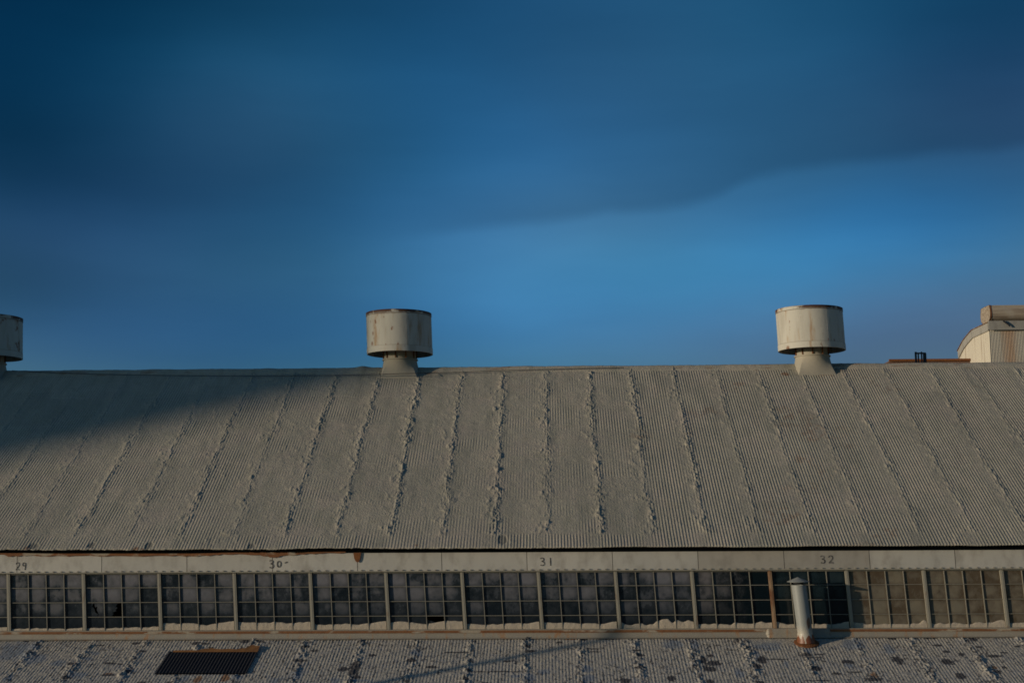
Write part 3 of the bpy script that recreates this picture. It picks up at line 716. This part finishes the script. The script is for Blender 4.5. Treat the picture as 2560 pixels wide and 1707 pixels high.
def make_vent():
    root = empty('roof_ventilator'); t, b, cz = zdt-ZR, zdb-ZR, zc-ZR
    def add(name, bm, mat, par=root, smooth=True):
        o = obj(name, bm, mat, par); shear_me(o.data, LV, b)
        if smooth:
            o.data.polygons.foreach_set('use_smooth', [True]*len(o.data.polygons))
            try: o.data.set_sharp_from_angle(angle=R(35))
            except Exception: pass
        return o
    bm = bmesh.new(); lathe(bm, [(RD, b), (RD, t), (RD-.018, t), (RD-.018, b)], 96, close=True)
    for q in range(8):                                             # plate laps with rivets
        a = 2*math.pi*(q/8)+.32
        for j in range(9):
            z = b+.16+(t-b-.26)*j/8; r = RD-.003
            bx(bm, r*math.cos(a)-.008, r*math.cos(a)+.008, r*math.sin(a)-.008, r*math.sin(a)+.008, z-.008, z+.008)
        ax, ay = math.cos(a+.02), math.sin(a+.02); bx_ = RD+.0015
        for dz in (0,):
            v = []
            for aa, rr in ((a+.012, RD+.0012), (a+.045, RD+.0003)):
                for z in (b+.004, t-.004): v.append(bm.verts.new((rr*math.cos(aa), rr*math.sin(aa), z)))
            bm.faces.new((v[0], v[2], v[3], v[1]))
            w = [bm.verts.new(((RD-.001)*math.cos(a+.012), (RD-.001)*math.sin(a+.012), z)) for z in (b+.004, t-.004)]
            bm.faces.new((w[0], v[0], v[1], w[1]))
    bmesh.ops.recalc_face_normals(bm, faces=bm.faces[:])
    dr = add('drum', bm, MAT_DRUM)
    for z0, z1 in ((t-.085, t+.004), (b-.004, b+.155)):
        bm = bmesh.new(); lathe(bm, [(RD-.022, z0), (RD+.009, z0), (RD+.009, z1), (RD-.022, z1)], 96, close=True); bmesh.ops.recalc_face_normals(bm, faces=bm.faces[:]); add('rim_band', bm, MAT_DRUM, dr)
    bm = bmesh.new(); lathe(bm, [(.001, t-.12), (RD-.025, t-.22), (RD-.025, t-.25), (.001, b+.42)], 48); bmesh.ops.recalc_face_normals(bm, faces=bm.faces[:]); add('light_block_cone', bm, MAT_DARK)  # dark cone added inside the drum to block sun and sky
    rn = .46
    bm = bmesh.new(); lathe(bm, [(rn-.02, cz), (rn-.02, b+.35), (rn-.04, b+.35), (rn-.04, cz)], 48, close=True); bmesh.ops.recalc_face_normals(bm, faces=bm.faces[:]); th = add('throat', bm, MAT_VBASE)
    for q in range(10):
        a = 2*math.pi*q/10+.15; bm = bmesh.new(); x, y = (rn-.004)*math.cos(a), (rn-.004)*math.sin(a); bx(bm, x-.014, x+.014, y-.014, y+.014, cz, b+.3); add('strut', bm, MAT_RUST, root, False)
    bm = bmesh.new(); lathe(bm, [(rn, cz-.02), (rn+.03, cz-.02), (rn+.03, cz+.012), (rn, cz+.012)], 48, close=True); bmesh.ops.recalc_face_normals(bm, faces=bm.faces[:]); add('collar', bm, MAT_VBASE)
    # square-to-round base astride the ridge
    bm = bmesh.new(); n = 64; rings = []
    hs = .52
    for j in range(9):
        tj = j/8; ring = []
        for q in range(n):
            a = 2*math.pi*q/n; c_, s_ = math.cos(a), math.sin(a); mxx = max(abs(c_), abs(s_)); sqx, sqy = hs*c_/mxx, hs*s_/mxx
            rdx, rdy = rn*c_, rn*s_; w = (1-tj)**1.5
            x, y = rdx*(1-w)+sqx*w, rdy*(1-w)+sqy*w
            zbt = -abs(y)*TU-.03
            ring.append(bm.verts.new((x, y, zbt*(1-tj)+cz*tj)))
        rings.append(ring)
    for a_, b_ in zip(rings[:-1], rings[1:]):
        for q in range(n): bm.faces.new((a_[q], a_[(q+1) % n], b_[(q+1) % n], b_[q]))
    add('base', bm, MAT_VBASE)
    return root
def copy_tree(o, parent=None):
    c = o.copy(); COL.objects.link(c); c.parent = parent
    for ch in o.children: copy_tree(ch, c)
    return c
v0 = make_vent()
vl = [(998, 'grey-white drum ventilator on the ridge, left of the bright middle sky'), (2030, 'sunlit cream drum ventilator on the ridge with rust streaks on its top rim'), (-29, 'shaded drum ventilator cut off by the left picture edge')]
vl[0] = (1000, 'half-lit grey-white drum ventilator on the ridge above the edge of the roof shadow')
for i, (px, lab) in enumerate(vl):
    o = v0 if i == 0 else copy_tree(v0)
    o.location = (hit_y(px, 886, YR).x, YR, ZR)
    tag(o, lab, 'roof ventilator', 'drum ventilators along the roof ridge')

# cable along the ridge
def tube(name, pts, r, mat, res=6):
    cu = bpy.data.curves.new(name, 'CURVE'); cu.dimensions = '3D'; cu.bevel_depth = r; cu.bevel_resolution = 1
    sp = cu.splines.new('POLY'); sp.points.add(len(pts)-1)
    for p, q in zip(sp.points, pts): p.co = (*q, 1)
    o = bpy.data.objects.new(name, cu); COL.objects.link(o); dg = bpy.context.evaluated_depsgraph_get()
    me = bpy.data.meshes.new_from_object(o.evaluated_get(dg)); bpy.data.objects.remove(o); return link(name, me, mat, smooth=True)
key = [(30, 926), (57, 928), (120, 930.5), (230, 935), (420, 938.5), (640, 940), (900, 937.5), (1000, 934), (1140, 930.5), (1280, 925.5), (1440, 921), (1580, 918.5)]
pts = []
for (a, ya), (b, yb_) in zip(key[:-1], key[1:]):
    for t in np.linspace(0, 1, 8)[:-1]:
        px, py = a+(b-a)*t, ya+(yb_-ya)*t; h = hit_plane(px, py, YE, ZE+.075, TU)
        if h.y > YR: h = hit_y(px, py, YR-.02)
        if 935 < px < 1065: h = hit_y(px, py, YR-.62)
        if px < 60: h = hit_y(px, py, YR-.5)
        pts.append(h)
cb_ = tube('cable', pts, .009, MAT_CABLE); tag(cb_, 'thin black cable slung just below the roof ridge', 'cable')

# ------------------------------------------------------------------ vent pipe on the lower roof
pb = hit_plane(2016, 1606, YB, ZB, TL); LP = .10
m = M('pipe_paint', .45, 0, .4); xyz = m.xyz()
c = m.mix(m.noise(1.5, 3, (1, 1, .2)), (.24, .25, .24), (.20, .205, .195))
rr = m.rng(m.math('ADD', m.noise(11, 5, (1, 1, .25), .6), m.rng(xyz[2], .05, .30, .16, -.3)), .52, .58)
c = m.mix(m.rng(xyz[2], .16, .40, .9, 0), c, (.38, .34, .28)); c = m.mix(rr, c, (.15, .05, .02))
dx = m.math('DIVIDE', m.math('SUBTRACT', xyz[0], .035), .05); dz = m.math('DIVIDE', m.math('SUBTRACT', xyz[2], .42), .12)
bl = m.math('ADD', m.math('ADD', m.math('MULTIPLY', dx, dx), m.math('MULTIPLY', dz, dz)), m.math('MULTIPLY', m.noise(12, 4), 1.4))
c = m.mix(m.rng(bl, 1.2, 1.9, .9, 0), c, (.12, .045, .02)); m.base(c); MAT_PIPE = m.m
ppm = 28.6/F
rp = 18*ppm; zt_ = (1607-1469)*ppm
pipe = empty('vent_pipe', pb); tag(pipe, 'short grey vent pipe with conical cap and rusted foot on the lower roof', 'vent pipe')
def padd(name, bm, mat, smooth=True):
    bmesh.ops.recalc_face_normals(bm, faces=bm.faces[:]); o = obj(name, bm, mat, pipe); shear_me(o.data, LP, 0)
    o.data.polygons.foreach_set('use_smooth', [smooth]*len(o.data.polygons))
    if smooth: o.data.set_sharp_from_angle(angle=R(40))
    return o
bm = bmesh.new(); lathe(bm, [(rp, .1), (rp, .26), (rp+.004, .262), (rp+.004, .285), (rp, .287), (rp, zt_), (rp-.006, zt_), (rp-.006, .1)], 48, close=True); padd('tube', bm, MAT_PIPE)
bm = bmesh.new(); lathe(bm, [(rp+.045, .0), (rp+.03, .06), (rp+.006, .2), (rp+.002, .2)], 48); padd('skirt', bm, MAT_PIPE)
bm = bmesh.new(); lathe(bm, [(.0, -.03), (rp+.10, -.03), (rp+.105, -.012), (rp+.04, .01), (.0, .012)], 48)
o = padd('flange', bm, MAT_RUST)
for v in o.data.vertices: v.co.z += TL*v.co.y*.8+.02
bm = bmesh.new(); lathe(bm, [(.001, zt_+.165), (.12, zt_+.118), (.235, zt_+.072), (.235, zt_+.064), (.12, zt_+.10), (.001, zt_+.145)], 48); padd('cap', bm, MAT_PIPE)
bm = bmesh.new(); lathe(bm, [(.001, zt_+.02), (rp-.05, zt_+.02), (rp-.05, zt_+.09), (.001, zt_+.06)], 32); padd('dark_gap_core', bm, MAT_DARK)  # dark core painted for the shade between tube and cap

# slim stack standing on the lower roof beyond the left picture edge (its shadow crosses the lower roof)
pS = hit_plane(1250, 1648, YB, ZB, TL)
az_ = Vector((sdir.x, sdir.y)).normalized(); q = Vector((pS.x, pS.y))+az_*14.5
zr_ = ZB-TL*(YB-q.y)
tgt = hit_y(1572, 1560, YW-.1); dist = (Vector((q.x, q.y))-Vector((tgt.x, tgt.y))).length
bm = bmesh.new(); top = tgt.z+dist*math.tan(SUN_EL)-zr_
lathe(bm, [(.001, -.3), (.075, -.3), (.075, top), (.001, top)], 24); stk = obj('exhaust_stack', bm, MAT_PIPE, None, (q.x, q.y, zr_)); tag(stk, 'slim grey exhaust stack beyond the left end of the view', 'exhaust stack')

# ------------------------------------------------------------------ unseen tower far left, added and sized to shade the upper left roof
p1 = hit_plane(0, 1154, YE, ZE, TU); p2 = hit_plane(925, 947, YE, ZE, TU)
E1 = Vector((p1.x, p1.y))+az_*135+Vector((.13, .30))*0
mb = M('far_wall_paint', .8); mb.base(mb.mix(mb.noise(.6, 3), (.30, .27, .23), (.24, .22, .19)))
tb = empty('shade_tower', (E1.x, E1.y, 0)); tag(tb, 'tall plain tower added beyond the left picture edge to shade the roof', 'tower')
bm = bmesh.new(); bx(bm, -10, 0, 0, 7, 0, 47); obj('wall', bm, mb.m, tb)
bm = bmesh.new(); bx(bm, -10.0, -.3, .3, 7, 47.002, 47.5); obj('roof', bm, MAT_DARK, tb)
for zz in (5, 11, 17, 23, 29, 34):
    for yy in (1.0, 4.0):
        bm = bmesh.new(); bx(bm, .003, .08, yy, yy+1.6, zz, zz+3); wo_ = obj('window', bm, MAT_MUNT, tb)
        bm = bmesh.new(); bx(bm, .082, .09, yy+.2, yy+1.4, zz+.2, zz+2.8); obj('glass', bm, G_DARK, wo_)

# ------------------------------------------------------------------ corrugated roof monitor behind the ridge, right
YC = 60.0
def corr_mat(name, c1, c2, axis, pitch, rustx=None):
    m = M(name, .6, 0, .3); xyz = m.xyz()
    c = m.mix(m.noise(1.2, 4, (1, 1, .25)), c1, c2); c = m.mix(m.rng(m.noise(2.5, 5, (1.6, 1.6, .12)), .5, .72, 0, .8), c, (.27, .21, .15))
    if rustx is not None:
        dd = m.math('ABSOLUTE', m.math('SUBTRACT', xyz[0], rustx)); c = m.mix(m.rng(m.math('ADD', dd, m.math('MULTIPLY', m.noise(3, 5, (3, 1, .3)), .9)), .40, .95, .7, 0), c, (.33, .18, .09))
    m.base(c); return m.m
xc = hit_y(2475, 850, YC).x
mon = empty('monitor_building', (xc, YC, 0)); tag(mon, 'pale corrugated rooftop building with barrel ridge vent behind the roof at far right', 'building')
def mz(py): return hit_y(2475, py, YC).z
MC = corr_mat('corrugated_cream', (.42, .38, .31), (.36, .33, .28), 0, .2, (hit_y(2524, 860, YC).x-xc))
z_e = mz(823); z_t = mz(804)
xs4 = np.arange(0, 14, .0113); zz4 = np.array([0, z_e]); XX, ZZ = np.meshgrid(xs4, zz4)
P = np.stack([XX, -.010*np.cos(2*np.pi*XX/.0677), ZZ], 2); link('front_wall', grid_mesh('front_wall', P), MC, mon)
# profile of the gable end, depth vs height
prof = [(2474, 806), (2455, 815), (2432, 826), (2420, 840), (2410, 853), (2397, 878)]
pf = []
for px, py in prof:
    # points on plane x = xc
    dv = ray(px, py); t = (xc)/dv.x; pf.append((dv.y*t-YC, CAMZ+dv.z*t))
pf[0] = (0, pf[0][1])
yend = pf[-1][0]
def pz(y): return float(np.interp(y, [p[0] for p in pf], [p[1] for p in pf]))
ys = np.arange(0.02, yend-.02, .0113)
P = np.stack([np.stack([.008*np.cos(2*np.pi*ys/.0677), ys, ys*0], 1), np.stack([.008*np.cos(2*np.pi*ys/.0677), ys, np.array([pz(y) for y in ys])-.1], 1)], 0)
MC2 = corr_mat('corrugated_cream_plain', (.50, .45, .36), (.44, .40, .33), 0, .2)
link('end_wall', grid_mesh('end_wall', P[::-1]), MC2, mon)
bm = bmesh.new()                                                     # barge board following the curved roof
for (a, b) in zip(pf[:-1], pf[1:]):
    v = [bm.verts.new((xx, y, z)) for xx in (-.06, 0.05) for (y, z) in ((a[0], a[1]), (b[0], b[1]), (b[0]-.04, b[1]-.36), (a[0], a[1]-.36))]
    bm.faces.new((v[0], v[1], v[2], v[3])); bm.faces.new((v[7], v[6], v[5], v[4])); bm.faces.new((v[0], v[4], v[5], v[1])); bm.faces.new((v[2], v[6], v[7], v[3]))
obj('barge_board', bm, MAT_FASCIA_DULL, mon)
bm = bmesh.new()
for (a, b) in zip(pf[:-1], pf[1:]):
    v = [bm.verts.new((xx, y, z+.03)) for xx, (y, z) in ((-.1, a), (14, a), (14, b), (-.1, b))]; bm.faces.new(v)
    v = [bm.verts.new((xx, y, z+.002)) for xx, (y, z) in ((-.1, a), (14, a), (14, b), (-.1, b))]; bm.faces.new(v[::-1])
    v = [bm.verts.new(p) for p in ((-.1, a[0], a[1]+.002), (-.1, a[0], a[1]+.03), (-.1, b[0], b[1]+.03), (-.1, b[0], b[1]+.002))]; bm.faces.new(v)
obj('roof', bm, MAT_BEAM, mon)
bm = bmesh.new(); bx(bm, 0.0, 14, yend-.1, yend, 0, pf[-1][1]); bx(bm, 13.9, 14, .1, yend-.1, 0, pf[-1][1]); obj('rear_wall', bm, MC2, mon)
bm = bmesh.new(); bx(bm, -.06, 14.05, -.12, -.05, z_e-.02, z_t+.02); bx(bm, -.07, 14.06, -.14, -.12, z_e-.05, z_e+.02); obj('eave_board', bm, MAT_FASCIA_DULL, mon)
# barrel vent
rb = (mz(763)-mz(804))/2; zc_ = (mz(763)+mz(804))/2; bm = bmesh.new(); n = 20; R0 = []; R1 = []
for q in range(n):
    a = 2*math.pi*q/n; y = .62+.66*math.copysign(abs(math.cos(a))**.7, math.cos(a)); z = zc_+rb*math.copysign(abs(math.sin(a))**.85, math.sin(a))
    if math.sin(a) > .5: z = zc_+rb*(.93+.07*math.sin(a))
    R0.append(bm.verts.new((.02, y-.1, z))); R1.append(bm.verts.new((14, y-.1, z)))
for q in range(n): bm.faces.new((R0[q], R0[(q+1) % n], R1[(q+1) % n], R1[q]))
bm.faces.new(R0); bm.faces.new(R1); bmesh.ops.recalc_face_normals(bm, faces=bm.faces[:])
MBV = M('barrel_paint', .7); xyz = MBV.xyz(); cc = MBV.mix(MBV.rng(MBV.noise(3, 5, (.25, 2, 3)), .35, .7), (.34, .28, .21), (.20, .15, .11))
cc = MBV.mix(MBV.rng(MBV.noise(2, 4), .5, .7, 0, .5), cc, (.38, .34, .28)); MBV.base(cc)
rvt = obj('ridge_vent', bm, MBV.m, mon)
bm = bmesh.new(); 
for xx in (.02, 3.1, 6.2, 9.3):
    for q in range(n):
        a = R0 and 2*math.pi*q/n; b = 2*math.pi*(q+1)/n
        def pt(an, k): 
            y = .62+.66*math.copysign(abs(math.cos(an))**.7, math.cos(an))*k; z = zc_+rb*math.copysign(abs(math.sin(an))**.85, math.sin(an))*k
            if math.sin(an) > .5: z = zc_+rb*(.93+.07*math.sin(an))*k
            return (y-.1, z)
        v = [bm.verts.new((x_, *pt(an, 1.03))) for x_, an in ((xx, a), (xx+.07, a), (xx+.07, b), (xx, b))]; bm.faces.new(v)
obj('vent_hoop', bm, MAT_RUST, rvt)
# curved brace seen under the barrel
br = tube('brace', [hit_y(px, py, YC-.2)-Vector((xc, YC, 0)) for px, py in ((2508, 802), (2514, 806), (2521, 811), (2525, 816))], .035, MAT_BLACK); br.parent = mon

# low rusty hall behind the ridge
YD = 63.0
xa3, xb3 = hit_y(2216, 905, YD).x, hit_y(2560, 905, YD).x
hall = empty('rusty_hall', (xa3, YD, 0)); tag(hall, 'low rusty brown hall roof just showing over the ridge left of the corrugated building', 'building')
zt3 = hit_y(2300, 900.5, YD).z; bm = bmesh.new(); bx(bm, 0, 11, 0, 5, 0, zt3-.35); obj('wall', bm, MAT_FASCIA_DULL, hall)
bm = bmesh.new()
v = [bm.verts.new(p) for p in ((-.25, -.1, zt3-.36), (.18, -.05, zt3), (11, -.05, zt3), (11, -.1, zt3-.36))]; bm.faces.new(v)
w = [bm.verts.new((p.co.x, 5, p.co.z)) for p in v]; bm.faces.new(w[::-1])
for i in range(4): bm.faces.new((v[i], w[i], w[(i+1) % 4], v[(i+1) % 4]))
bmesh.ops.recalc_face_normals(bm, faces=bm.faces[:])
MH = M('brown_rust_sheet', .85); MH.base(MH.mix(MH.noise(2, 5, (1, 1, 2)), (.22, .12, .075), (.11, .07, .05))); obj('roof', bm, MH.m, hall)
bm = bmesh.new(); bx(bm, .1, 11, -.16, -.05, zt3-.06, zt3+.05); obj('ridge_trim', bm, MAT_RUST, hall)

# steel post frame behind the ridge
YF = 50.0; pf0 = hit_y(2300, 885, YF)
fr = empty('steel_post_frame', (pf0.x, YF, 0)); tag(fr, 'small black steel post frame poking above the ridge right of the sunlit ventilator', 'steel frame')
for px, y0, yt, yo in ((2289, 0, 879.5, 0), (2295.5, 0, 883, .5), (2303.5, 0, 879, 0), (2309.5, 0, 882, .5), (2313, 0, 883, 0)):
    h = hit_y(px, yt, YF+yo); bm = bmesh.new(); w = .022 if px not in (2289, 2309.5, 2313) else .032
    bx(bm, h.x-pf0.x-w, h.x-pf0.x+w, yo-w, yo+w, 0, h.z); obj('post', bm, MAT_BLACK, fr)
za, zb4 = hit_y(2289, 882.5, YF).z, hit_y(2313, 884.5, YF).z
bm = bmesh.new(); xl, xr_ = hit_y(2287, 883, YF).x-pf0.x, hit_y(2314, 883, YF).x-pf0.x
bx(bm, xl, xr_, -.03, -.0, za-.04, za+.02); obj('rail', bm, MAT_BLACK, fr)
